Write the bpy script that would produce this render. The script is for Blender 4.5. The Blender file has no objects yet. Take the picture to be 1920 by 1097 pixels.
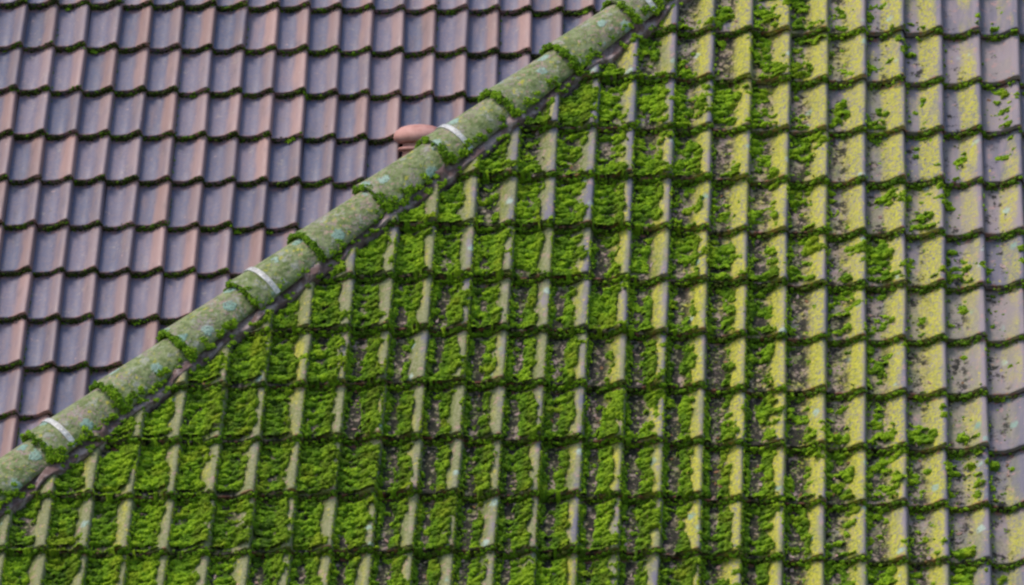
import bpy, bmesh, math, random
import numpy as np
from mathutils import Vector, Matrix

R = math.radians
rng = np.random.default_rng(7)
random.seed(7)
scene = bpy.context.scene
C = scene.collection

# ------------------------------------------------------------------ camera
CAM_Z = 5.0
cam_d = bpy.data.cameras.new('camera')
cam_d.sensor_width = 36.0
cam_d.lens = 167.895
cam_d.clip_start = 0.5
cam_d.clip_end = 3000
cam = bpy.data.objects.new('camera', cam_d)
C.objects.link(cam)
_al, _ro = R(3.492), R(0.7696)
_X, _U = Vector((1, 0, 0)), Vector((0, -math.sin(_al), math.cos(_al)))
_D = Vector((0, math.cos(_al), math.sin(_al)))
_cr = _X * math.cos(_ro) + _U * math.sin(_ro)
_cu = _U * math.cos(_ro) - _X * math.sin(_ro)
m = Matrix.Identity(4)
for k in range(3):
    m[k][0], m[k][1], m[k][2] = _cr[k], _cu[k], -_D[k]
m[2][3] = CAM_Z
cam.matrix_world = m
scene.camera = cam

# ------------------------------------------------------------------ sky, sun, exposure
SUN_EL, SUN_AZ = R(57), R(-116)        # azimuth measured from +Y towards +X: behind the camera, to the left
world = bpy.data.worlds.new('World')
scene.world = world
world.use_nodes = True
wn = world.node_tree.nodes
wl = world.node_tree.links
sky = wn.new('ShaderNodeTexSky')
sky.sky_type = 'NISHITA'
sky.sun_disc = False
sky.sun_elevation = SUN_EL
sky.sun_rotation = SUN_AZ
sky.dust_density = 2.0
bg = wn['Background']
bg.inputs['Strength'].default_value = 0.13
wl.new(sky.outputs[0], bg.inputs['Color'])

sun_d = bpy.data.lights.new('sun', 'SUN')
sun_d.energy = 1.5
sun_d.angle = R(18)
sun_d.color = (1.0, 0.86, 0.76)
sun = bpy.data.objects.new('sun', sun_d)
C.objects.link(sun)
_sv = Vector((math.sin(SUN_AZ) * math.cos(SUN_EL), math.cos(SUN_AZ) * math.cos(SUN_EL), math.sin(SUN_EL)))
sun.rotation_euler = _sv.to_track_quat('Z', 'Y').to_euler()
sun.location = (-10, -10, 30)

scene.view_settings.view_transform = 'Standard'
scene.view_settings.look = 'None'
scene.view_settings.gamma = 1.0
scene.view_settings.exposure = 0.62
scene.cycles.filter_width = 2.5

# ------------------------------------------------------------------ helpers
def tag(o, label=None, cat=None, group=None, kind=None):
    if label: o['label'] = label
    if cat: o['category'] = cat
    if group: o['group'] = group
    if kind: o['kind'] = kind
    return o

def link(name, mesh, mat=None, parent=None):
    o = bpy.data.objects.new(name, mesh)
    C.objects.link(o)
    if parent is not None: o.parent = parent
    if mat is not None and mesh is not None and not mesh.materials: mesh.materials.append(mat)
    return o

def empty(name, mat4):
    o = bpy.data.objects.new(name, None)
    o.empty_display_size = 0.2
    C.objects.link(o)
    o.matrix_world = mat4
    return o

def np_mesh(name, verts, faces, smooth=False, col=None):
    """verts Nx3, faces Mxk (all the same k) as numpy arrays"""
    me = bpy.data.meshes.new(name)
    n, (mf, k) = len(verts), faces.shape
    me.vertices.add(n); me.vertices.foreach_set('co', np.ascontiguousarray(verts, np.float32).ravel())
    me.loops.add(mf * k); me.loops.foreach_set('vertex_index', np.ascontiguousarray(faces, np.int32).ravel())
    me.polygons.add(mf)
    me.polygons.foreach_set('loop_start', np.arange(0, mf * k, k, dtype=np.int32))
    me.polygons.foreach_set('use_smooth', np.full(mf, smooth, bool))
    if col is not None:
        a = me.color_attributes.new('tint', 'FLOAT_COLOR', 'POINT')
        a.data.foreach_set('color', np.ascontiguousarray(np.c_[col, np.ones(len(col))], np.float32).ravel())
    me.update(calc_edges=True)
    return me

def _hash(ix, iy, seed):
    h = (ix.astype(np.int64) * 374761393 + iy.astype(np.int64) * 668265263 + seed * 1442695041) & 0xffffffff
    h = ((h ^ (h >> 13)) * 1274126177) & 0xffffffff
    h = h ^ (h >> 16)
    return (h & 0xffff) / 65535.0

def vnoise(x, y, seed=0):
    x = np.asarray(x, float); y = np.asarray(y, float)
    ix, iy = np.floor(x), np.floor(y)
    fx, fy = x - ix, y - iy
    fx = fx * fx * (3 - 2 * fx); fy = fy * fy * (3 - 2 * fy)
    a, b = _hash(ix, iy, seed), _hash(ix + 1, iy, seed)
    c, d = _hash(ix, iy + 1, seed), _hash(ix + 1, iy + 1, seed)
    return (a * (1 - fx) + b * fx) * (1 - fy) + (c * (1 - fx) + d * fx) * fy

def fbm(x, y, seed=0, oct=3):
    t, a, s = 0, 0.5, 0
    for k in range(oct):
        t = t + a * vnoise(np.asarray(x) * 2 ** k, np.asarray(y) * 2 ** k, seed + k * 17); s += a; a *= 0.5
    return t / s

def sstep(a, b, x):
    t = np.clip((np.asarray(x, float) - a) / (b - a), 0, 1)
    return t * t * (3 - 2 * t)

# ------------------------------------------------------------------ node material helper
class NM:
    def __init__(s, name):
        s.mat = bpy.data.materials.new(name); s.mat.use_nodes = True
        s.t = s.mat.node_tree; s.b = s.t.nodes['Principled BSDF']
    def n(s, typ, **kw):
        nd = s.t.nodes.new(typ)
        for k, v in kw.items(): setattr(nd, k, v)
        return nd
    def put(s, sock, v):
        if v is None: return
        if isinstance(v, bpy.types.NodeSocket): s.t.links.new(v, sock)
        elif isinstance(v, (tuple, list)) and len(v) == 3 and sock.type == 'RGBA': sock.default_value = (*v, 1)
        else: sock.default_value = v
    def math(s, op, a, b=None, c=None, clamp=False):
        nd = s.n('ShaderNodeMath', operation=op, use_clamp=clamp)
        s.put(nd.inputs[0], a); s.put(nd.inputs[1], b); s.put(nd.inputs[2], c)
        return nd.outputs[0]
    def mul(s, *a):
        r = a[0]
        for x in a[1:]: r = s.math('MULTIPLY', r, x)
        return r
    def add(s, *a):
        r = a[0]
        for x in a[1:]: r = s.math('ADD', r, x)
        return r
    def inv(s, a): return s.math('SUBTRACT', 1.0, a)
    def ramp(s, v, lo, hi, a=0.0, b=1.0):
        nd = s.n('ShaderNodeMapRange', interpolation_type='SMOOTHSTEP')
        s.put(nd.inputs['Value'], v); s.put(nd.inputs['From Min'], lo); s.put(nd.inputs['From Max'], hi)
        s.put(nd.inputs['To Min'], a); s.put(nd.inputs['To Max'], b)
        return nd.outputs[0]
    def mix(s, f, a, b):
        nd = s.n('ShaderNodeMix', data_type='RGBA')
        s.put(nd.inputs[0], f); s.put(nd.inputs[6], a); s.put(nd.inputs[7], b)
        return nd.outputs[2]
    def coord(s, obj=None):
        nd = s.n('ShaderNodeTexCoord'); nd.object = obj
        return nd.outputs['Object']
    def xyz(s, v):
        nd = s.n('ShaderNodeSeparateXYZ'); s.put(nd.inputs[0], v); return nd.outputs
    def scale(s, v, sc, off=None):
        nd = s.n('ShaderNodeMapping'); s.put(nd.inputs['Vector'], v); nd.inputs['Scale'].default_value = sc
        if off: nd.inputs['Location'].default_value = off
        return nd.outputs[0]
    def noise(s, v, sc, det=3, rough=0.55, dist=0.0):
        nd = s.n('ShaderNodeTexNoise'); s.put(nd.inputs['Vector'], v); nd.inputs['Scale'].default_value = sc
        nd.inputs['Detail'].default_value = det; nd.inputs['Roughness'].default_value = rough
        nd.inputs['Distortion'].default_value = dist
        return nd.outputs[0]
    def voro(s, v, sc, rand=1.0):
        nd = s.n('ShaderNodeTexVoronoi'); s.put(nd.inputs['Vector'], v); nd.inputs['Scale'].default_value = sc
        nd.inputs['Randomness'].default_value = rand
        return nd.outputs
    def bump(s, h, strength, dist):
        nd = s.n('ShaderNodeBump'); s.put(nd.inputs['Height'], h)
        nd.inputs['Strength'].default_value = strength; nd.inputs['Distance'].default_value = dist
        s.t.links.new(nd.outputs[0], s.b.inputs['Normal'])
    def done(s, col, rough=0.8, spec=0.3):
        s.put(s.b.inputs['Base Color'], col); s.put(s.b.inputs['Roughness'], rough)
        s.b.inputs['Specular IOR Level'].default_value = spec
        return s.mat

# ------------------------------------------------------------------ the two slopes: local X along the courses, Y up the slope, Z out of it
TW = 0.205
GF, GB = 0.3460, 0.3635

def slope_matrix(o, yaw, p):
    yaw, p = R(yaw), R(p)
    r = Vector((math.cos(yaw), math.sin(yaw), 0))
    h = Vector((-math.sin(yaw), math.cos(yaw), 0))
    s = h * math.cos(p) + Vector((0, 0, math.sin(p)))
    n = r.cross(s)
    mm = Matrix.Identity(4)
    for k in range(3):
        mm[k][0], mm[k][1], mm[k][2] = r[k], s[k], n[k]
    mm[0][3], mm[1][3], mm[2][3] = o[0], o[1], o[2] + CAM_Z
    return mm

MF = slope_matrix((1.0870, 25.8180, 2.9831), -3.575, 55.68)
MB = slope_matrix((-3.1739, 30.9220, 3.6899), -0.837, 56.39)

hip_roof = tag(empty('hip_roof', MF), 'moss covered pantile roof slope with lichen and a rounded hip along its upper left edge', 'roof', kind='thing')
rear_roof = tag(empty('tiled_roof', MB), 'clean purple brown pantile roof behind the mossy hip', 'roof', kind='thing')

# cross-section of one pantile, left to right: flat pan, S-shaped rise, round roll, steep drop
PU = np.array([0.0, .05, .14, .26, .38, .47, .55, .62, .69, .75, .81, .86, .90, .935, .960, .980, .995, 1.01])
PH = np.array([.004, .001, 0, 0, .002, .007, .015, .0245, .0360, .0455, .0535, .0580, .0600, .0595, .0555, .0460, .030, .012])
STEP = 0.056
PMAX = 0.060

def prof(u):
    return np.interp(np.asarray(u) % 1.0, PU, PH)

def surf(U, V, g):
    """height of the tile surface above the slope plane"""
    fv = (np.asarray(V) / g) % 1.0
    return prof(np.asarray(U) / TW) + STEP * (1 - fv)

def sag_front(U, V):      # the courses are not ruler-straight
    return 0.014 * np.exp(-((U + 1.1) / 1.0) ** 2) * np.exp(-((V + 1.7) / 0.9) ** 2) + 0.006 * np.sin(U * 1.7 + V) - .018 * sstep(-.4, .7, U) - .035 * sstep(-1.6, -3.2, U)

def sag_rear(U, V):
    return 0.006 * np.sin(U * 1.3 + 1 + V * .7)

def tile_mesh(name, g, seed, nick=0.0):
    """one pantile as a closed solid: butt at y = 0, head under the course above"""
    r = np.random.default_rng(seed)
    L, th = g + 0.055, 0.034
    ys = np.array([0.0, 0.004, 0.012, g * .35, g * .7, L])
    dz = np.array([-0.0045, -0.0012, 0, 0, 0, 0])
    nu, ny = len(PU), len(ys)
    x = PU * TW
    edge = (r.random(nu) - .5) * 0.004 * (1 + nick)
    bow = (r.random(2) - .5) * 0.004
    top = np.zeros((ny, nu, 3))
    for a in range(ny):
        z = PH + STEP * (1 - ys[a] / g) + dz[a] + bow[0] * math.sin(math.pi * min(1, ys[a] / g))
        top[a, :, 0] = x; top[a, :, 1] = ys[a] + (edge if a < 3 else 0); top[a, :, 2] = z
    bot = top.copy(); bot[:, :, 2] -= th; bot[:3, :, 1] += 0.001
    # thinner roll underside so the roll reads hollow at the butt
    V = [top.reshape(-1, 3), bot.reshape(-1, 3)]
    F = []
    nt = nu * ny
    for a in range(ny - 1):
        for b in range(nu - 1):
            i = a * nu + b
            F.append((i, i + 1, i + nu + 1, i + nu))
            j = nt + i
            F.append((j + nu, j + nu + 1, j + 1, j))
    k = 2 * nt                                   # butt face with its own vertices (hard edge)
    V += [top[0], bot[0]]
    for b in range(nu - 1): F.append((k + nu + b, k + nu + b + 1, k + b + 1, k + b))
    k2 = k + 2 * nu                              # right lip and left edge
    V += [top[:, -1], bot[:, -1], top[:, 0], bot[:, 0]]
    for a in range(ny - 1):
        F.append((k2 + a, k2 + ny + a, k2 + ny + a + 1, k2 + a + 1))
        q = k2 + 2 * ny
        F.append((q + a + 1, q + ny + a + 1, q + ny + a, q + a))
    return np_mesh(name, np.concatenate(V), np.array(F), smooth=True)

# ------------------------------------------------------------------ hip line in the front slope's own coordinates
HA, HB = np.array([-3.259, -2.7065]), np.array([-0.3888, 0.2622])
HD = (HB - HA) / np.linalg.norm(HB - HA)
HN = np.array([HD[1], -HD[0]])                  # in the slope, away from the hip, onto the mossy side
HOFF = 0.064
H0 = HA + HN * HOFF

def hip_dist(U, V):
    return (np.asarray(U) - H0[0]) * HN[0] + (np.asarray(V) - H0[1]) * HN[1]

Rl = MF.to_3x3().transposed()                   # world -> slope axes
zl = Rl @ Vector((0, 0, 1))
d3 = Vector((HD[0], HD[1], 0))
up3 = (zl - d3 * zl.dot(d3)).normalized()
lat3 = d3.cross(up3).normalized()               # towards the mossy side
if lat3.dot(Vector((HN[0], HN[1], 0))) < 0: lat3 = -lat3
AX = Vector((H0[0], H0[1], 0)) + up3 * 0.010    # a point on the axis of the hip tiles

# ------------------------------------------------------------------ where moss grows on the front slope
def moss_amount(U, V):
    s = 0.66 - 0.37 * U - 0.10 * (V + 1.7) + 0.45 * (fbm(U * 1.3, V * 1.3, 3, 3) - .5)
    return np.clip(s, 0, 1.1)

# ------------------------------------------------------------------ materials
def rear_tile_material():
    k = NM('rear_clay')
    P = k.coord(rear_roof); L = k.coord()
    lx = k.math('DIVIDE', k.xyz(L)[0], TW); ly = k.math('DIVIDE', k.xyz(L)[1], GB)
    rnd = k.n('ShaderNodeObjectInfo').outputs['Random']
    streak = k.noise(k.scale(P, (26, 3.0, 26)), 1.0, 3)
    blot = k.noise(P, 7.0, 3)
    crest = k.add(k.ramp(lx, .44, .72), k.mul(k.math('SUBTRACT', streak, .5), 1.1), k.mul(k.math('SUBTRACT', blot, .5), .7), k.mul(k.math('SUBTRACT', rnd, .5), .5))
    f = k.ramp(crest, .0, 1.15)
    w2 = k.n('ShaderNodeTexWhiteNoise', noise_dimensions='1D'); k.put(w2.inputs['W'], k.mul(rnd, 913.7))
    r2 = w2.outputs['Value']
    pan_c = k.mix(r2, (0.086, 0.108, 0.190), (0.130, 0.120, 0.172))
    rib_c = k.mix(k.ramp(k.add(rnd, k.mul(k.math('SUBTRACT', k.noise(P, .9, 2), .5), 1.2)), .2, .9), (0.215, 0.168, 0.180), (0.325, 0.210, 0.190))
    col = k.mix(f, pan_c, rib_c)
    grime = k.mul(k.ramp(k.noise(k.scale(P, (14, 4, 14)), 1.0, 4, .65),   .52, .75), .40)
    col = k.mix(grime, col, (0.080, 0.078, 0.095))
    col = k.mix(k.ramp(k.noise(P, 48, 4, .7), .40, .70, 0, .38), col, (0.27, 0.19, 0.175))
    # raw clay just under the course above and on the butt edge
    raw = k.mul(k.math('MAXIMUM', k.ramp(ly, .88, .96), k.ramp(ly, .035, .0)), k.ramp(k.noise(P, 30, 2), .35, .6))
    col = k.mix(k.mul(raw, .5), col, (0.40, 0.20, 0.16))
    spot = k.mul(k.ramp(k.noise(P, 9.0, 2), .60, .72), k.ramp(k.noise(P, 60, 2), .48, .62))
    col = k.mix(k.mul(spot, .35), col, (0.40, 0.36, 0.28))
    pale = k.mul(k.ramp(k.noise(P, 24, 3, .6), .66, .72), k.ramp(k.noise(P, 3.0, 2), .45, .6))
    col = k.mix(k.mul(pale, .55), col, (0.42, 0.30, 0.29))
    dark = k.ramp(k.noise(P, 38, 2), .70, .76)
    col = k.mix(k.mul(dark, .5), col, (0.07, 0.07, 0.06))
    val = k.add(.84, k.mul(r2, .34))
    hs = k.n('ShaderNodeHueSaturation'); k.put(hs.inputs['Value'], val); k.put(hs.inputs['Color'], col)
    k.bump(k.add(k.noise(P, 160, 3), k.mul(streak, 1.5)), .25, .004)
    return k.done(hs.outputs[0], k.ramp(blot, .3, .7, .42, .6), .45)

def front_tile_material():
    k = NM('mossy_clay')
    P = k.coord(hip_roof); L = k.coord()
    px = k.xyz(P)[0]; py = k.xyz(P)[1]
    lx = k.math('DIVIDE', k.xyz(L)[0], TW); ly = k.math('DIVIDE', k.xyz(L)[1], GF)
    rnd = k.n('ShaderNodeObjectInfo').outputs['Random']
    streak = k.noise(k.scale(P, (24, 3.5, 24)), 1.0, 3)
    blot = k.noise(P, 6.0, 4)
    fine = k.noise(P, 70, 3, .65)
    crest = k.ramp(lx, .42, .75)
    damp = k.math('SUBTRACT', k.math('SUBTRACT', .66, k.mul(px, .37)), k.mul(k.add(py, 1.7), .10))   # more growth to the left and below
    # clay
    col = k.mix(k.ramp(k.add(streak, k.mul(k.math('SUBTRACT', rnd, .5), .5)), .25, .75), (0.172, 0.166, 0.205), (0.285, 0.242, 0.260))
    # grey green film of algae
    film = k.mul(k.ramp(k.add(blot, k.mul(k.math('SUBTRACT', fine, .5), .5), k.mul(damp, .30), k.mul(k.ramp(lx, .68, .86), -.20), k.mul(k.math('SUBTRACT', rnd, .5), .22)), .40, .68), k.ramp(damp, .05, .45, .15, .95))
    col = k.mix(film, col, k.mix(k.ramp(fine, .3, .7), (0.160, 0.182, 0.062), (0.295, 0.295, 0.165)))
    alg = k.mul(k.ramp(lx, .36, .48), k.ramp(lx, .86, .62), k.ramp(damp, .25, .7), k.ramp(k.add(k.noise(P, 24, 4, .65), k.mul(k.math('SUBTRACT', rnd, .5), .3)), .36, .62))
    col = k.mix(k.mul(alg, .85), col, k.mix(k.ramp(fine, .3, .7), (0.085, 0.125, 0.022), (0.16, 0.20, 0.05)))
    # clay worn clean here and there
    wear = k.mul(k.ramp(k.noise(P, 21, 3), .57, .66), k.ramp(k.noise(P, 80, 2), .35, .6))
    col = k.mix(k.mul(wear, .8), col, (0.40, 0.255, 0.235))
    # yellow crust lichen on the rise of the roll
    band = k.mul(k.ramp(px, -1.0, .25), k.ramp(px, 1.75, .85))
    pos = k.mul(k.ramp(lx, .25, .48), k.ramp(lx, 1.0, .78))
    ylow = k.noise(k.scale(P, (5, 2.2, 5)), 1.0, 3)
    yl = k.mul(k.ramp(k.add(k.mul(ylow, .9), k.mul(band, .27), k.mul(pos, .28)), .69, .93), k.ramp(k.noise(P, 58, 4, .85), .38, .56))
    col = k.mix(k.mul(yl, .87), col, k.mix(k.ramp(fine, .35, .65), (0.40, 0.395, 0.025), (0.55, 0.52, 0.06)))
    sp = k.mul(k.ramp(k.noise(P, 48, 2), .64, .70), k.ramp(k.noise(P, 5, 1), .45, .6))
    col = k.mix(k.mul(sp, .8), col, (0.50, 0.44, 0.06))
    # pale blue green rosettes
    wob = k.n('ShaderNodeVectorMath', operation='ADD'); k.put(wob.inputs[0], P)
    nz = k.n('ShaderNodeTexNoise'); k.put(nz.inputs['Vector'], P); nz.inputs['Scale'].default_value = 45
    sc = k.n('ShaderNodeVectorMath', operation='SCALE'); k.put(sc.inputs[0], nz.outputs['Color']); sc.inputs['Scale'].default_value = .03
    k.put(wob.inputs[1], sc.outputs[0])
    v = k.voro(wob.outputs[0], 6.8)
    ros = k.mul(k.ramp(v[0], .22, .10), k.ramp(k.xyz(v[1])[0], .34, .40), k.ramp(fine, .3, .5), k.ramp(lx, .3, .5))
    col = k.mix(k.mul(ros, .9), col, k.mix(k.xyz(v[1])[1], (0.20, 0.33, 0.27), (0.42, 0.52, 0.44)))
    # soot and soil lying in the pans
    pan = k.inv(k.ramp(lx, .40, .66))
    wetz = k.mul(k.ramp(px, -2.6, -1.6), k.ramp(px, .9, .1), k.ramp(py, -1.5, -2.5))
    soil = k.mul(pan, k.ramp(k.add(k.noise(P, 13, 4, .7), k.mul(damp, .30), k.mul(wetz, .14)), .56, .68), k.ramp(k.add(k.noise(P, 31, 3, .65), k.mul(wetz, .02)), .40, .52))
    bare = k.mul(pan, k.ramp(damp, .15, .5))
    col = k.mix(k.mul(bare, k.ramp(k.noise(P, 17, 3), .35, .6), .8), col, k.mix(k.ramp(fine, .3, .7), (0.30, 0.205, 0.195), (0.40, 0.29, 0.285)))
    pg = k.mul(pan, k.ramp(damp, .1, .6), k.ramp(k.noise(P, 27, 4, .7), .42, .62))
    col = k.mix(k.mul(pg, .75), col, k.mix(k.ramp(fine, .3, .7), (0.045, 0.075, 0.014), (0.12, 0.16, 0.035)))
    col = k.mix(k.mul(soil, .93), col, k.mix(k.ramp(fine, .4, .7), (0.009, 0.011, 0.011), (0.035, 0.036, 0.026)))
    raw = k.mul(k.math('MAXIMUM', k.ramp(ly, .90, .96), k.ramp(ly, .03, .0)), k.ramp(k.noise(P, 24, 2), .52, .64))
    col = k.mix(k.mul(raw, .6), col, (0.40, 0.15, 0.11))
    k.bump(k.add(fine, k.mul(k.noise(P, 190, 2), .6), k.mul(yl, .4), k.mul(ros, .6)), .5, .005)
    return k.done(col, .82, .14)

def moss_material():
    k = NM('moss')
    a = k.n('ShaderNodeAttribute', attribute_name='tint')
    g = k.n('ShaderNodeNewGeometry').outputs['Position']
    f = k.ramp(k.noise(g, 210, 2, .7), .25, .75, .62, 1.38)
    hs = k.n('ShaderNodeHueSaturation'); k.put(hs.inputs['Value'], f); k.put(hs.inputs['Color'], a.outputs['Color'])
    k.bump(k.noise(g, 300, 2, .7), .8, .004)
    k.b.inputs['Sheen Weight'].default_value = .25
    k.b.inputs['Sheen Roughness'].default_value = .6
    k.b.inputs['Sheen Tint'].default_value = (.6, .9, .2, 1)
    return k.done(hs.outputs[0], .95, .08)

def hip_material():
    k = NM('lichened_hip_clay')
    P = k.coord(hip_roof)
    blot = k.noise(P, 9, 4, .6); fine = k.noise(P, 75, 3, .65)
    col = k.mix(k.ramp(k.noise(P, 5, 3), .35, .65), (0.27, 0.235, 0.20), (0.33, 0.245, 0.225))
    col = k.mix(k.ramp(k.add(blot, k.mul(k.math('SUBTRACT', fine, .5), .8)), .30, .48, 0, .95), col, k.mix(k.ramp(k.noise(P, 26, 3), .35, .65), (0.125, 0.18, 0.05), (0.26, 0.31, 0.14)))
    wear = k.mul(k.ramp(k.noise(P, 42, 3, .6), .54, .64), k.ramp(k.noise(P, 4.5, 2), .38, .58))
    col = k.mix(k.mul(wear, .8), col, (0.42, 0.28, 0.24))
    grey = k.ramp(k.noise(P, 15, 4, .7), .56, .64)
    col = k.mix(k.mul(grey, .7), col, (0.36, 0.37, 0.32))
    col = k.mix(k.ramp(k.noise(P, 95, 3, .7), .60, .70, 0, .7), col, (0.07, 0.085, 0.04))
    y = k.mul(k.ramp(k.noise(P, 33, 3, .6), .58, .66), k.ramp(k.noise(P, 6, 2), .42, .6))
    col = k.mix(k.mul(y, .85), col, (0.44, 0.42, 0.05))
    wob = k.n('ShaderNodeVectorMath', operation='ADD'); k.put(wob.inputs[0], P)
    nz = k.n('ShaderNodeTexNoise'); k.put(nz.inputs['Vector'], P); nz.inputs['Scale'].default_value = 40
    sc = k.n('ShaderNodeVectorMath', operation='SCALE'); k.put(sc.inputs[0], nz.outputs['Color']); sc.inputs['Scale'].default_value = .04
    k.put(wob.inputs[1], sc.outputs[0])
    v = k.voro(wob.outputs[0], 9)
    ros = k.mul(k.ramp(v[0], .36, .26), k.ramp(k.xyz(v[1])[0], .60, .66), k.ramp(fine, .25, .5))
    col = k.mix(k.mul(ros, .9), col, k.mix(k.xyz(v[1])[1], (0.20, 0.36, 0.30), (0.36, 0.50, 0.41)))
    k.bump(k.add(fine, k.mul(blot, 2.0), k.mul(k.noise(P, 30, 3), 1.2), k.mul(ros, .5)), .9, .010)
    return k.done(col, .85, .25)

def simple(name, c1, c2, sc, rough=.8, spec=.3, metal=0.0, bump=.3, lo=.35, hi=.65):
    k = NM(name)
    g = k.n('ShaderNodeNewGeometry').outputs['Position']
    n1 = k.noise(g, sc, 4, .6)
    k.bump(k.noise(g, sc * 4, 3), bump, .004)
    k.b.inputs['Metallic'].default_value = metal
    return k.done(k.mix(k.ramp(n1, lo, hi), c1, c2), rough, spec)

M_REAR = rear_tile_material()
M_FRONT = front_tile_material()
M_MOSS = moss_material()
M_HIP = hip_material()
M_FLASH = simple('hip_flashing_brown', (0.15, 0.098, 0.09), (0.38, 0.31, 0.30), 15, .85, .2, bump=.9, lo=.42, hi=.66)
M_STRAP = simple('galvanised_strap', (0.40, 0.40, 0.37), (0.64, 0.65, 0.63), 45, .5, .5, .2, .5)
M_VENT = simple('fired_clay', (0.40, 0.19, 0.155), (0.56, 0.31, 0.265), 9, .65, .35, bump=.3)
M_DARK = simple('roofing_felt', (0.018, 0.018, 0.018), (0.03, 0.03, 0.028), 10, .9, .1)
M_GRASS = simple('grass_soil', (0.06, 0.09, 0.03), (0.10, 0.11, 0.05), .5, .95, .1)

# ------------------------------------------------------------------ setting: the ground, far below the frame
def poly_prism(name, pts, z0, z1, mat, parent=None):
    n = len(pts)
    v = [(x, y, z0) for x, y in pts] + [(x, y, z1) for x, y in pts]
    f = [tuple(range(n))[::-1], tuple(range(n, 2 * n))] + [(i, (i + 1) % n, n + (i + 1) % n, n + i) for i in range(n)]
    me = bpy.data.meshes.new(name); me.from_pydata(v, [], f); me.update()
    return link(name, me, mat, parent)

gr = poly_prism('ground', [(-900, -900), (900, -900), (900, 900), (-900, 900)], -.5, 0, M_GRASS)
tag(gr, kind='structure')

# deck under the tiles; the front one ends along the hip
poly_prism('roof_deck', [tuple(H0 + HD * -1.6 + HN * .05), (2.6, H0[1] - 1.6 * HD[1] - .1), (2.6, 1.0), tuple(H0 + HD * 5.3 + HN * .05)], -.10, -.025, M_DARK, hip_roof)
poly_prism('roof_deck', [(-1.2, -5.0), (7.0, -5.0), (7.0, 1.0), (-1.2, 1.0)], -.10, -.025, M_DARK, rear_roof)

# ------------------------------------------------------------------ tiles
def lay(root, g, mat, cells, sag, seedbase, cutter=None):
    variants = []
    for s in range(5):
        me = tile_mesh('roof_tile', g, seedbase + s); me.materials.append(mat); variants.append(me)
    r = random.Random(seedbase)
    for (i, j) in cells:
        x0, y0 = (i - 1) * TW, -j * g
        y0 += float(sag(x0, y0))
        me = variants[r.randrange(5)]
        loc = Vector((x0 + r.uniform(-.003, .003), y0 + r.uniform(-.007, .007), r.uniform(-.002, .004)))
        rot = (r.uniform(-.006, .006), r.uniform(-.012, .012), r.uniform(-.012, .012))
        if cutter is not None and cutter(x0, y0, g) == 'cut':
            bm = bmesh.new(); bm.from_mesh(me)
            co = Vector((H0[0] + HN[0] * .10, H0[1] + HN[1] * .10, 0)) - loc
            bmesh.ops.bisect_plane(bm, geom=bm.verts[:] + bm.edges[:] + bm.faces[:], plane_co=co, plane_no=Vector((HN[0], HN[1], 0)), clear_inner=True)
            if len(bm.faces) < 4: bm.free(); continue
            me2 = bpy.data.meshes.new('roof_tile'); bm.to_mesh(me2); bm.free(); me2.materials.append(mat) if not me2.materials else None
            me = me2
        o = bpy.data.objects.new('roof_tile', me); C.objects.link(o)
        o.parent = root; o.location = loc; o.rotation_euler = rot

def classify(x0, y0, g):
    d = hip_dist(np.array([x0, x0 + TW * 1.02, x0, x0 + TW * 1.02]), np.array([y0, y0, y0 + g + .06, y0 + g + .06]))
    if d.max() < .11: return 'out'
    return 'cut' if d.min() < .09 else 'in'

front_cells = [(i, j) for j in range(-1, 12) for i in range(-19, 11) if classify((i - 1) * TW, -j * GF, GF) != 'out']
lay(hip_roof, GF, M_FRONT, front_cells, sag_front, 100, classify)

# the rear slope is laid as far as the hip lets it be seen, and a little beyond
def rear_limit(j):
    v = -j * GB
    return int(math.ceil((4.35 + (v - .2) * 1.32) / TW)) + 7
rear_cells = [(i, j) for j in range(-1, 12) for i in range(-1, max(4, rear_limit(j)) + 1)]
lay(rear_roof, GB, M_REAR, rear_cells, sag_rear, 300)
print('tiles', len(front_cells), len(rear_cells))

# ------------------------------------------------------------------ moss
def ico():
    bm = bmesh.new(); bmesh.ops.create_icosphere(bm, subdivisions=2, radius=1.0)
    v = np.array([x.co[:] for x in bm.verts]); f = np.array([[q.index for q in p.verts] for p in bm.faces]); bm.free()
    bm = bmesh.new(); bmesh.ops.create_icosphere(bm, subdivisions=1, radius=1.0)
    v1 = np.array([x.co[:] for x in bm.verts]); f1 = np.array([[q.index for q in p.verts] for p in bm.faces]); bm.free()
    return (v, f), (v1, f1)
ICO2, ICO1 = ico()

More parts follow.
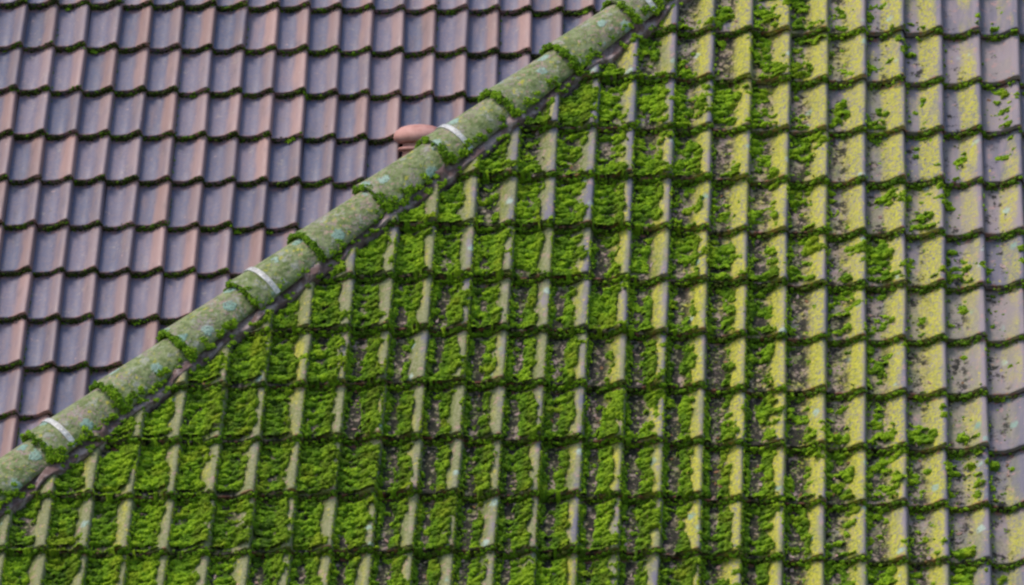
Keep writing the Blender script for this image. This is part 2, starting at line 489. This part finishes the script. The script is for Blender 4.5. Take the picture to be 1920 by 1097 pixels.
class Moss:
    def __init__(s): s.c, s.r, s.k, s.a = [], [], [], []
    def add(s, c, r, k, slope=None):
        """centres Nx3, radii Nx3, colours Nx3, dH/dU per cushion"""
        s.c.append(np.asarray(c, float)); s.r.append(np.asarray(r, float)); s.k.append(np.asarray(k, float))
        s.a.append(np.zeros(len(c)) if slope is None else np.asarray(slope, float))
    def build(s, name, parent, jit=.3):
        c, r, k, a = (np.concatenate(q) for q in (s.c, s.r, s.k, s.a))
        V, F, K, off = [], [], [], 0
        big = r.max(1) > 0.0115
        for sel, (iv, fc) in ((big, ICO2), (~big, ICO1)):
            n = int(sel.sum())
            if not n: continue
            cc, rr, kk, aa = c[sel], r[sel], k[sel], a[sel]
            p = iv[None] * (1 + jit * (rng.random((n, len(iv), 1)) - .45) * 1.6)
            th = rng.random(n) * 2 * math.pi                     # spin the ball so facets differ
            ct, st = np.cos(th)[:, None], np.sin(th)[:, None]
            p = np.stack([p[..., 0] * ct - p[..., 1] * st, p[..., 0] * st + p[..., 1] * ct, p[..., 2]], 2) * rr[:, None, :]
            t = np.clip(aa, -1.2, 1.2)[:, None]                  # lean with the tile surface
            p[..., 2] += p[..., 0] * t * .3
            V.append((p + cc[:, None, :]).reshape(-1, 3))
            F.append((fc[None] + (np.arange(n) * len(iv))[:, None, None]).reshape(-1, 3) + off)
            K.append(np.repeat(kk, len(iv), 0) * (0.88 + .24 * rng.random((n * len(iv), 1))))
            off += n * len(iv)
        me = np_mesh(name, np.concatenate(V), np.concatenate(F), False, np.concatenate(K))
        print(name, 'tris', len(me.polygons))
        return tag(link(name, me, M_MOSS, parent), kind='stuff')

G_BRIGHT, G_MID, G_DARK, G_OLIVE, G_YEL = (np.array(q) for q in ((.220, .365, .010), (.108, .222, .008), (.026, .060, .006), (.070, .078, .016), (.27, .33, .014)))

def greens(n, bright=.5, olive=.1, patch=None):
    t = rng.random((n, 1)) if patch is None else np.clip(patch[:, None] + .5 * (rng.random((n, 1)) - .5), 0, 1)
    c = np.where(t < 1 - bright, G_DARK + (G_MID - G_DARK) * t / max(1e-6, 1 - bright), G_MID + (G_BRIGHT - G_MID) * (t - 1 + bright) / max(1e-6, bright))
    o = rng.random((n, 1)) < olive
    return np.where(o, G_OLIVE * (.7 + .8 * rng.random((n, 1))), c)

# --- front slope: a mat of cushions over the pans and up the flanks of the rolls
def worley(x, y, seed):
    """rounded cushions on a jittered lattice: height 0..1 and a random number for the cushion"""
    ix, iy = np.floor(x), np.floor(y)
    best = np.full(x.shape, 9.0); idn = np.zeros(x.shape)
    for ox in (-1, 0, 1):
        for oy in (-1, 0, 1):
            cx, cy = ix + ox, iy + oy
            dx = x - (cx + .1 + .8 * _hash(cx, cy, seed)); dy = y - (cy + .1 + .8 * _hash(cx, cy, seed + 1))
            dy = np.where(dy < 0, dy * 1.35, dy * .9)      # cushions hang over: steeper on the lower side
            sz = .75 + .6 * _hash(cx, cy, seed + 2)
            d = np.sqrt(dx * dx + dy * dy) / sz
            hit = d < best
            best = np.where(hit, d, best); idn = np.where(hit, _hash(cx, cy, seed + 3), idn)
    return np.sqrt(np.clip(1 - (best / .66) ** 2, 0, 1)), idn

def moss_field(U, V):
    """thickness of the moss (m), 0..1 cushion colour"""
    amt = moss_amount(U, V)
    u = (U / TW) % 1.0; fv = (V / GF) % 1.0
    h = prof(u) / PMAX
    ti, tj = np.floor(U / TW), np.floor(V / GF)
    climb = .78 * (_hash(ti, tj, 611) - .56) - .20 * sstep(-1.6, -3.0, V) * sstep(1.0, -.4, U)               # some rolls are overgrown, some stay clean
    low = 1 - sstep(.22, .80, h + climb + .80 * (fbm(U * 17, V * 10, 61, 3) - .5))
    wet = np.maximum(low, .55 * sstep(.955, .985, u))
    bare = sstep(-2.5, -1.6, U) * (1 - sstep(.3, 1.0, U)) * sstep(-1.2, -2.3, V)
    flank = np.exp(-((u - .53) / .12) ** 2) + np.exp(-((u - .995) / .05) ** 2) + np.exp(-((u + .0) / .07) ** 2)
    pan_c = np.exp(-((u - .25) / .16) ** 2)
    wet = wet * (1 - .86 * bare * pan_c) + .38 * bare * flank - .03 * bare
    wet = wet + .30 * sstep(.17, .0, fv) * (h < .75)
    near = np.exp(-((hip_dist(U, V) - .20) / .12) ** 2)
    wob = .35 * (fbm(U * 60, V * 60, 17, 2) - .5)
    m1, id1 = worley(U / .050 + wob, V / .033 + wob, 201)
    m2, id2 = worley(U / .021 + wob, V / .016 - wob, 301)
    cover = amt * wet + .10 * near * low - .12 + .42 * (_hash(ti, tj, 717) - .5) + 1.70 * (fbm(U * 9, V * 7, 21, 3) - .5) + .62 * (id1 - .5) + .25 * (fbm(U * 40, V * 40, 23, 2) - .5)
    body = sstep(.22, .80, cover) * (1 - .75 * sstep(.905, .955, fv))      # nothing thick right under the course above
    t = body * (.0030 + .038 * m1 + .012 * m2) + .004 * body * sstep(.12, .02, fv) - .0100 + .006 * (fbm(U * 80, V * 80, 19, 2) - .5)
    t = np.where(hip_dist(U, V) < .115 + .07 * fbm(U * 12, V * 12, 5, 2), -1, t)
    return t, np.clip(.6 * id1 + .4 * id2, 0, 1)

def front_height(U, V):
    return surf(U, V - sag_front(U, V), GF)

def moss_tone(U, V, idn):
    """green of the growth: old dark cushions, fresh bright ones, yellowish ones towards the top"""
    big = fbm(U * 2.2, V * 2.2, 131, 3) - .16 * sstep(-2.8, -1.6, U) * sstep(.8, .0, U) * sstep(-1.4, -2.6, V)
    t = np.clip(.55 + 1.25 * (idn - .5) + .8 * (big - .5), 0, 1)[:, None]
    c = np.where(t < .5, G_DARK + (G_MID - G_DARK) * t * 2, G_MID + (G_BRIGHT - G_MID) * (t * 2 - 1))
    y = sstep(.62, .80, fbm(U * 9, V * 9, 141, 3))[:, None]
    rib = sstep(.45, .62, (U / TW) % 1.0)[:, None] * .28      # drier and yellower where it climbs the rolls
    y = np.clip(y * .5 + rib, 0, .8)
    return c * (1 - y) + G_YEL * y * .85

CELL = .0052
gx, gy = np.arange(-4.05, 2.02, CELL), np.arange(-4.05, .62, CELL)
GU, GV = np.meshgrid(gx, gy)
GU = GU + rng.uniform(-.4, .4, GU.shape) * CELL; GV = GV + rng.uniform(-.4, .4, GV.shape) * CELL
shape = GU.shape
U, V = GU.ravel(), GV.ravel()
T, ID = moss_field(U, V)
Z = front_height(U, V) + np.maximum(T, -.006) + rng.uniform(-.0016, .0016, len(U))
idx = np.arange(len(U)).reshape(shape)
q = np.stack([idx[:-1, :-1], idx[:-1, 1:], idx[1:, 1:], idx[1:, :-1]], -1).reshape(-1, 4)
q = q[(T[q] > 0).sum(1) >= 2]
q = q[(np.ptp(Z[q], axis=1) < .030) | (fbm(U[q[:, 0]] * 30, V[q[:, 0]] * 10, 402, 2) > .66)]
used, inv_ = np.unique(q, return_inverse=True)
col = moss_tone(U[used], V[used], ID[used]) * rng.uniform(.8, 1.2, (len(used), 1))
mat_me = np_mesh('moss_mat', np.c_[U[used], V[used] - .35 * np.maximum(T[used], 0), Z[used]], inv_.reshape(-1, 4), True, col)
tag(link('moss_mat', mat_me, M_MOSS, hip_roof), kind='stuff')
print('moss mat quads', len(q))

fm = Moss()
live = np.flatnonzero(T > .001)
pick = rng.choice(live, min(len(live), 46000), replace=False)
n = len(pick)
rad = rng.uniform(.0026, .0058, n)
fm.add(np.c_[U[pick], V[pick] - .35 * T[pick], Z[pick] + rad * .35], np.c_[rad * rng.uniform(1.0, 1.5, n), rad, rad],
       moss_tone(U[pick], V[pick], ID[pick]) * rng.uniform(.75, 1.3, (n, 1)))

def tuft(mo, c, size, k, flat=(1.3, .8, .8), tone=None, big=1.0):
    """one round cushion made of many small shoots"""
    d = rng.normal(0, 1, (k, 3)); d /= np.linalg.norm(d, axis=1)[:, None]
    d *= (rng.random((k, 1)) ** .4) * size * np.array(flat)
    rad = rng.uniform(.0034, .0066, k) * big
    t = rng.uniform(.2, 1.0) if tone is None else tone
    mo.add(np.array(c)[None] + d, np.c_[rad * 1.15, rad, rad], greens(k, .6, .04, np.full(k, t)))

# loose cushions that stand proud
N = 1500
U = rng.uniform(-4.0, 2.0, N); V = rng.uniform(-4.0, .6, N)
u = (U / TW) % 1.0
ok = (hip_dist(U, V) > .22) & (rng.random(N) < np.clip(moss_amount(U, V) * .9 + .03, 0, 1)) & ((u < .58) | (u > .97))
for x, y in zip(U[ok], V[ok]):
    sz = rng.uniform(.008, .019)
    tuft(fm, (x, y, float(front_height(x, y)) + sz * .4), sz, int(10 + sz * 1200))

# crumbs of moss scattered over the pans
N = 60000
U = rng.uniform(-4.0, 2.0, N); V = rng.uniform(-4.0, .6, N)
u = (U / TW) % 1.0
p_ = (sstep(.44, .66, fbm(U * 22, V * 22, 811, 3)) + .22 * sstep(-1.2, -2.2, V)) * np.clip(moss_amount(U, V) * 1.5 + .06, 0, 1) * (1 - sstep(.50, .66, u) * (1 - sstep(.95, .98, u)))
ok = (rng.random(N) < p_) & (hip_dist(U, V) > .2)
U, V = U[ok], V[ok]; n = len(U); rad = rng.uniform(.0022, .0062, n) * rng.uniform(.7, 1.2, n)
fm.add(np.c_[U, V, front_height(U, V) + rad * .3], np.c_[rad * 1.4, rad, rad * .8], greens(n, .35, .35, np.clip(.05 + .8 * rng.random(n), 0, 1)))

# growth filling the corner beside the steep side of each roll
for (i, j) in front_cells:
    k = 60
    off = rng.random(k) ** 1.4 * .15 - .025; v = -j * GF + rng.random(k) * GF
    Uo = (i + off) * TW; Vo = v + sag_front((i - 1) * TW, -j * GF)
    p_ = np.clip(moss_amount(Uo, Vo) * 1.15, 0, 1) * sstep(.36, .60, fbm(Uo * 5, Vo * 12, 641, 3))
    ok = (rng.random(k) < p_) & (hip_dist(Uo, Vo) > .2)
    Uo, v, Vo, off = Uo[ok], v[ok], Vo[ok], off[ok]; k = len(Uo)
    if not k: continue
    rad = rng.uniform(.0045, .0090, k)
    z = STEP * (1 - ((v / GF) % 1.0)) + np.interp(off, [-.03, 0, .04, .15], [.046, .034, .020, .006]) + rng.uniform(-.004, .006, k)
    fm.add(np.c_[Uo, Vo, z], np.c_[rad, rad * 1.2, rad], greens(k, .55, .05, np.clip(.1 + 1.0 * fbm(Uo * 9, Vo * 9, 645, 2), 0, 1)))

# growth along every butt edge
def butt_moss(mo, cells, g, sag, per, rlo, rhi, colour, dist=None, amount=lambda U, V: np.full(len(U), .8), drop=.012):
    for (i, j) in cells:
        k = per
        uu = rng.random(k); Uo = (i - 1 + uu) * TW; Vo = np.full(k, -j * g)
        Vo = Vo + sag((i - 1) * TW, -j * g)
        ok = rng.random(k) < amount(Uo, Vo)
        if dist is not None: ok &= dist(Uo, Vo) > .09
        Uo, Vo, uu = Uo[ok], Vo[ok], uu[ok]; k = len(Uo)
        if not k: continue
        rad = rng.uniform(rlo, rhi, k)
        z = prof(uu) + STEP - .007 - rng.random(k) * .050
        mo.add(np.c_[Uo, Vo - rng.uniform(.0, drop, k) + .003, z], np.c_[rad * 1.3, rad * .9, rad], colour(k, Uo, Vo))

butt_moss(fm, front_cells, GF, sag_front, 84, .0040, .0095, lambda k, U, V: greens(k, .35, .28, np.clip(.14 + .95 * fbm(U * 7, V * 7, 8, 2), 0, 1)), hip_dist,
          lambda U, V: np.clip(.48 + .45 * moss_amount(U, V) + 1.9 * (fbm(U * 7, V * 3, 71, 2) - .5), .08, 1), .022)

# --- along the hip: a ring at the foot of each hip tile and cushions under its mossy-side edge
HIP_N, HIP_S0, HIP_STEP = 12, -.660, 0.4585
R_LOW, R_TOP = 0.170, 0.132

def on_hip(s, ang, r):
    """point at arc length s along the hip, angle from its crown towards the mossy side"""
    return AX + d3 * s + up3 * (r * math.cos(ang)) + lat3 * (r * math.sin(ang))

for q in range(HIP_N):
    s0 = HIP_S0 + (q - 1) * HIP_STEP
    wave = rng.random() * 10
    for k in range(100):                            # collar of cushions at the foot of the tile
        a = rng.uniform(-1.7, 1.6)
        if rng.random() > .48 + .30 * sstep(.2, 1.3, a) + 1.1 * (fbm(a * 1.5 + wave, q * 3.3, 5, 2) - .5): continue
        p = on_hip(s0 + rng.normal(-.008, .008), a, R_LOW - .016 + rng.random() * .016)
        sz = rng.uniform(.007, .017) * (1 + .55 * (a > .8))
        tuft(fm, p[:], sz, int(8 + sz * 950), (1, 1, 1), .15 + .6 * float(fbm(a * 2, q * 5., 9, 2)))
    for c in range(rng.integers(15, 22)):           # and along its edge
        t = rng.random() ** 1.5
        p = on_hip(s0 + t * HIP_STEP, rng.uniform(1.30, 1.66), R_LOW - .004 - .03 * t)
        sz = rng.uniform(.009, .024) * (1.25 - .4 * t)
        tuft(fm, p[:], sz, int(10 + sz * 1250), (1.2, .9, .9), rng.uniform(.3, 1.0))
for c in range(150):                               # cushions settled on the flashing itself
    x, y = H0 + HD * rng.uniform(-1.0, 4.8) + HN * rng.uniform(.118, .165)
    sz = rng.uniform(.006, .015)
    tuft(fm, (x, y, .088), sz, int(8 + sz * 1000))
moss = fm.build('moss', hip_roof)

# --- rear slope: a thin dark line of growth in the joints, a few green tufts
rm = Moss()
butt_moss(rm, rear_cells, GB, sag_rear, 72, .0050, .0090,
          lambda k, U, V: np.where(rng.random((k, 1)) < .25 + .5 * (fbm(U * 5, V * 5, 12, 2)[:, None] > .55), greens(k, .2, .3, np.clip(.1 + .5 * fbm(U * 8, V * 8, 14, 2), 0, 1)), np.array((.024, .027, .013)) * rng.uniform(.5, 1.4, (k, 1))),
          None, lambda U, V: np.clip(.80 + 1.5 * (fbm(U * 6, V * 4, 77, 2) - .5), .25, 1), .013)
for (i, j) in rear_cells:
    Uc, Vc = i * TW, -j * GB
    if rng.random() < .12:                       # tuft hanging from a butt
        k = rng.integers(10, 22); x = Uc - TW * rng.uniform(.35, .98)
        rad = rng.uniform(.005, .009, k)
        o = rng.normal(0, 1, (k, 2)) * np.array([.014, .008])
        rm.add(np.c_[x + o[:, 0], Vc - .010 + o[:, 1], prof((x + o[:, 0]) / TW) + .016 + rng.random(k) * .014], np.c_[rad * 1.2, rad, rad], greens(k, .55, .05, np.full(k, rng.uniform(.3, .8))))
    zone = .25 + .75 * sstep(-.6, -1.5, Vc) * sstep(3.0, 1.4, Uc)
    side = zone * sstep(.35, .60, fbm(np.array([Uc * .9]), np.array([Vc * .55]), 41, 2))[0] * (1 if i % 2 else .25)
    k = int(46 * side * (.4 + .6 * rng.random()))
    if k > 3:                                    # growth creeping down a side joint
        v = Vc + rng.random(k) * GB; rad = rng.uniform(.0035, .0062, k)
        rm.add(np.c_[Uc + rng.normal(.004, .004, k), v, surf(np.full(k, Uc + .006), v, GB) + .004], np.c_[rad, rad * 1.5, rad], greens(k, .4, .2, np.clip(.1 + .6 * rng.random(k), 0, 1)))
rm.build('moss', rear_roof)

# ------------------------------------------------------------------ hip tiles, straps and the flashing under them
def hip_tile_mesh(seed):
    r = np.random.default_rng(seed)
    L, th, na = HIP_STEP + .07, .022, 22
    ss = np.array([0, .006, .02, .05, .09, L * .4, L * .7, L]); inset = np.array([.005, .0012, 0, 0, 0, 0, 0, 0])
    ang = np.linspace(-1.62, 1.62, na + 1)
    V, F = [], []
    wob = (r.random(na + 1) - .5) * .004
    for off in (0, -th):
        for a, s in enumerate(ss):
            rad = R_LOW + (R_TOP - R_LOW) * s / L + .006 * math.exp(-s / .03) - inset[a] * (off == 0) + off
            for b, t in enumerate(ang):
                p = d3 * (s + (wob[b] if a < 3 else 0)) + up3 * (rad * math.cos(t)) + lat3 * (rad * math.sin(t))
                V.append(p[:])
    n, m1 = na + 1, len(ss)
    for a in range(m1 - 1):
        for b in range(na):
            i = a * n + b; F.append((i, i + n, i + n + 1, i + 1))
            j = m1 * n + i; F.append((j, j + 1, j + n + 1, j + n))
    V = np.array(V); k = len(V)
    V = np.concatenate([V, V[:n], V[m1 * n:m1 * n + n]])
    for b in range(na): F.append((k + b, k + b + 1, k + n + b + 1, k + n + b))
    for a in range(m1 - 1):
        i = a * n; j = m1 * n + a * n; F.append((i, j, j + n, i + n))
        i += na; j += na; F.append((i, i + n, j + n, j))
    return np_mesh('hip_tile', V, np.array(F), True)

def strap_mesh():
    """perforated sheet strap bent over a hip tile"""
    s1, wd, th, na = .130, .030, .0035, 30
    ang = np.linspace(-.75, 1.55, na + 1)
    V, F = [], []
    rad = lambda s: R_LOW + (R_TOP - R_LOW) * s / (HIP_STEP + .07) + .004
    prow = [(-wd / 2, -.003), (-wd / 2, .004), (-wd * .3, .0045), (-wd * .22, .0025), (wd * .22, .0025), (wd * .3, .0045), (wd / 2, .004), (wd / 2, -.003)]
    for b, t in enumerate(ang):
        for (ds, dr) in prow:
            dent = .0016 if (b % 2 and abs(ds) < wd * .25) else 0
            r_ = rad(s1 + ds) + dr - dent
            V.append((d3 * (s1 + ds) + up3 * (r_ * math.cos(t)) + lat3 * (r_ * math.sin(t)))[:])
    n = len(prow)
    for b in range(na):
        for c in range(n - 1):
            i = b * n + c; F.append((i, i + 1, i + n + 1, i + n))
    me = bpy.data.meshes.new('strap'); me.from_pydata(V, [], F); me.update()
    return me

hip_meshes = [hip_tile_mesh(500 + k) for k in range(3)]
for me in hip_meshes: me.materials.append(M_HIP)
st = strap_mesh(); st.materials.append(M_STRAP)
for q in range(HIP_N):
    s0 = HIP_S0 + (q - 1) * HIP_STEP
    o = link('hip_tile', hip_meshes[q % 3], None, hip_roof)
    o.location = AX + d3 * (s0 + random.uniform(-.012, .012)) + up3 * random.uniform(-.006, .006) + lat3 * random.uniform(-.008, .008)
    if q % 3 == 2:
        link('strap', st, None, o)

# soft flashing dressed over the tiles beside the hip
ns, nt = 420, 14
S = np.linspace(-1.5, 5.0, ns)
edge = .143 + .006 * np.sin(S * 19) + .060 * (fbm(S * 5, S * 0, 91, 3) - .5)
V, F = [], []
for a, s in enumerate(S):
    for b in range(nt):
        t = .045 + (edge[a] - .045) * b / (nt - 1)
        x, y = H0 + HD * s + HN * t
        nb = [surf(x + dx, y + dy, GF) for dx in (-.03, 0, .03) for dy in (-.03, 0, .03)]
        z = max(.080 + .016 * (float(fbm(s * 14, t * 20, 93, 2)) - .5), max(nb) + .003)
        V.append((x, y, z))
    x, y = H0 + HD * s + HN * (edge[a] + .001)
    V.append((x, y, float(surf(x, y, GF)) - .004))
V = np.array(V); w_ = nt + 1
F = np.array([(a * w_ + b, a * w_ + b + 1, (a + 1) * w_ + b + 1, (a + 1) * w_ + b) for a in range(ns - 1) for b in range(nt)])
link('hip_flashing', np_mesh('hip_flashing', V, F, True), M_FLASH, hip_roof)

# ------------------------------------------------------------------ clay roof vent standing on the rear slope, behind the hip
def lathe(name, prof_rz, mat, parent, n=40, sy=1.0):
    V, F = [], []
    for (r_, z_) in prof_rz:
        for k in range(n):
            a = 2 * math.pi * k / n
            V.append((r_ * math.cos(a), r_ * math.sin(a) * sy, z_))
    for a in range(len(prof_rz) - 1):
        for k in range(n):
            F.append((a * n + k, a * n + (k + 1) % n, (a + 1) * n + (k + 1) % n, (a + 1) * n + k))
    return link(name, np_mesh(name, np.array(V), np.array(F), True), mat, parent)

vp = MB @ Vector((2.59, -1.36, 0.03))
vent = tag(empty('roof_vent', Matrix.Translation(vp)), 'red clay roof vent with a domed cap, half hidden behind the hip', 'vent')
lathe('vent_pipe', [(.112, -.25), (.112, .02), (.120, .03), (.120, .045), (.110, .055), (.108, .225), (.0, .226)], M_VENT, vent)
lathe('collar', [(.109, .150), (.135, .152), (.139, .160), (.136, .170), (.109, .174)], M_VENT, vent)
lathe('cap', [(.0, .20), (.135, .201), (.160, .212), (.168, .232), (.166, .252), (.152, .276), (.120, .300), (.075, .314), (.03, .320), (.0, .321)], M_VENT, vent)

# ------------------------------------------------------------------ leaf litter and flakes of clay caught in the pans
N = 4200
U = rng.uniform(-3.9, 1.9, N); V = rng.uniform(-3.9, .5, N); u = (U / TW) % 1.0
ok = (hip_dist(U, V) > .2) & (u < .55) & (rng.random(N) < np.clip(moss_amount(U, V), .05, .8)) & (fbm(U * 6, V * 6, 909, 2) > .42)
U, V = U[ok], V[ok]; n = len(U)
L_, W_ = rng.uniform(.006, .019, n), rng.uniform(.004, .012, n)
th = rng.random(n) * math.pi; ct, st = np.cos(th), np.sin(th)
z0 = front_height(U, V) + .005 + rng.random(n) * .005
pts = []
for (a, b, c) in ((-1, 0, .15), (-.3, -1, -.1), (.5, -.8, 0), (1, .1, .2), (.3, 1, -.05), (-.5, .8, .05)):
    x, y = L_ * a * rng.uniform(.8, 1.2, n), W_ * b * rng.uniform(.7, 1.2, n)
    pts.append(np.c_[U + x * ct - y * st, V + x * st + y * ct, z0 + c * W_ + rng.uniform(-.002, .002, n)])
P3 = np.stack(pts, 1)
P3 = np.concatenate([P3, P3 - np.array([0, 0, .003])], 1)
f6 = [(0, 1, 4, 5), (1, 2, 3, 4)]
F4 = f6 + [(5 + 6, 4 + 6, 1 + 6, 0 + 6), (4 + 6, 3 + 6, 2 + 6, 1 + 6)] + [(i, 6 + i, 6 + (i + 1) % 6, (i + 1) % 6) for i in range(6)]
F4 = (np.array(F4)[None] + (np.arange(n) * 12)[:, None, None]).reshape(-1, 4)
tones = np.array([(.34, .21, .19), (.38, .27, .26), (.24, .12, .07), (.31, .24, .17), (.13, .10, .08)])[rng.integers(0, 5, n)] * rng.uniform(.7, 1.2, (n, 1))
tag(link('leaf_litter', np_mesh('leaf_litter', P3.reshape(-1, 3), F4, False, np.repeat(tones, 12, 0)), M_MOSS, hip_roof), kind='stuff')

# ------------------------------------------------------------------ the slope on the far side of the hip (turned away from this view)
e3 = Rl @ (MF.to_3x3() @ Vector((0, 1, 0))).cross(Vector((0, 0, 1))).cross(Vector((0, 0, -1))).normalized()   # its level direction
e3 = Vector(e3).normalized()
nl = e3.cross(d3).normalized()
if nl.dot(zl) < 0: nl = -nl
f3 = nl.cross(e3).normalized()
if f3.dot(zl) > 0: f3 = -f3                           # down that slope
O3 = Vector((H0[0], H0[1], 0))
aa, bb = np.arange(-2.0, 6.0, TW / 12), np.arange(-4.2, 2.6, GF / 6)
A, B = np.meshgrid(aa, bb)
hz = np.interp((A / TW) % 1.0, PU, PH) + STEP * ((B / GF) % 1.0) - .02
pt = np.array(O3)[None, None] + A[..., None] * np.array(e3) + B[..., None] * np.array(f3) + hz[..., None] * np.array(nl)
de, df = d3.dot(e3), d3.dot(f3)                       # keep what lies below the hip line on that side
side = (B * de - A * df)
keep = (side * np.sign(de) > .05) & (side * np.sign(de) < 2.6) & (A * de + B * df > -1.6) & (A * de + B * df < 5.2)
idx = np.arange(A.size).reshape(A.shape)
q = np.stack([idx[:-1, :-1], idx[:-1, 1:], idx[1:, 1:], idx[1:, :-1]], -1).reshape(-1, 4)
q = q[keep.ravel()[q].all(1)]
used, inv_ = np.unique(q, return_inverse=True)
tag(link('side_tiles', np_mesh('side_tiles', pt.reshape(-1, 3)[used], inv_.reshape(-1, 4), True), M_FRONT, hip_roof), kind='stuff')
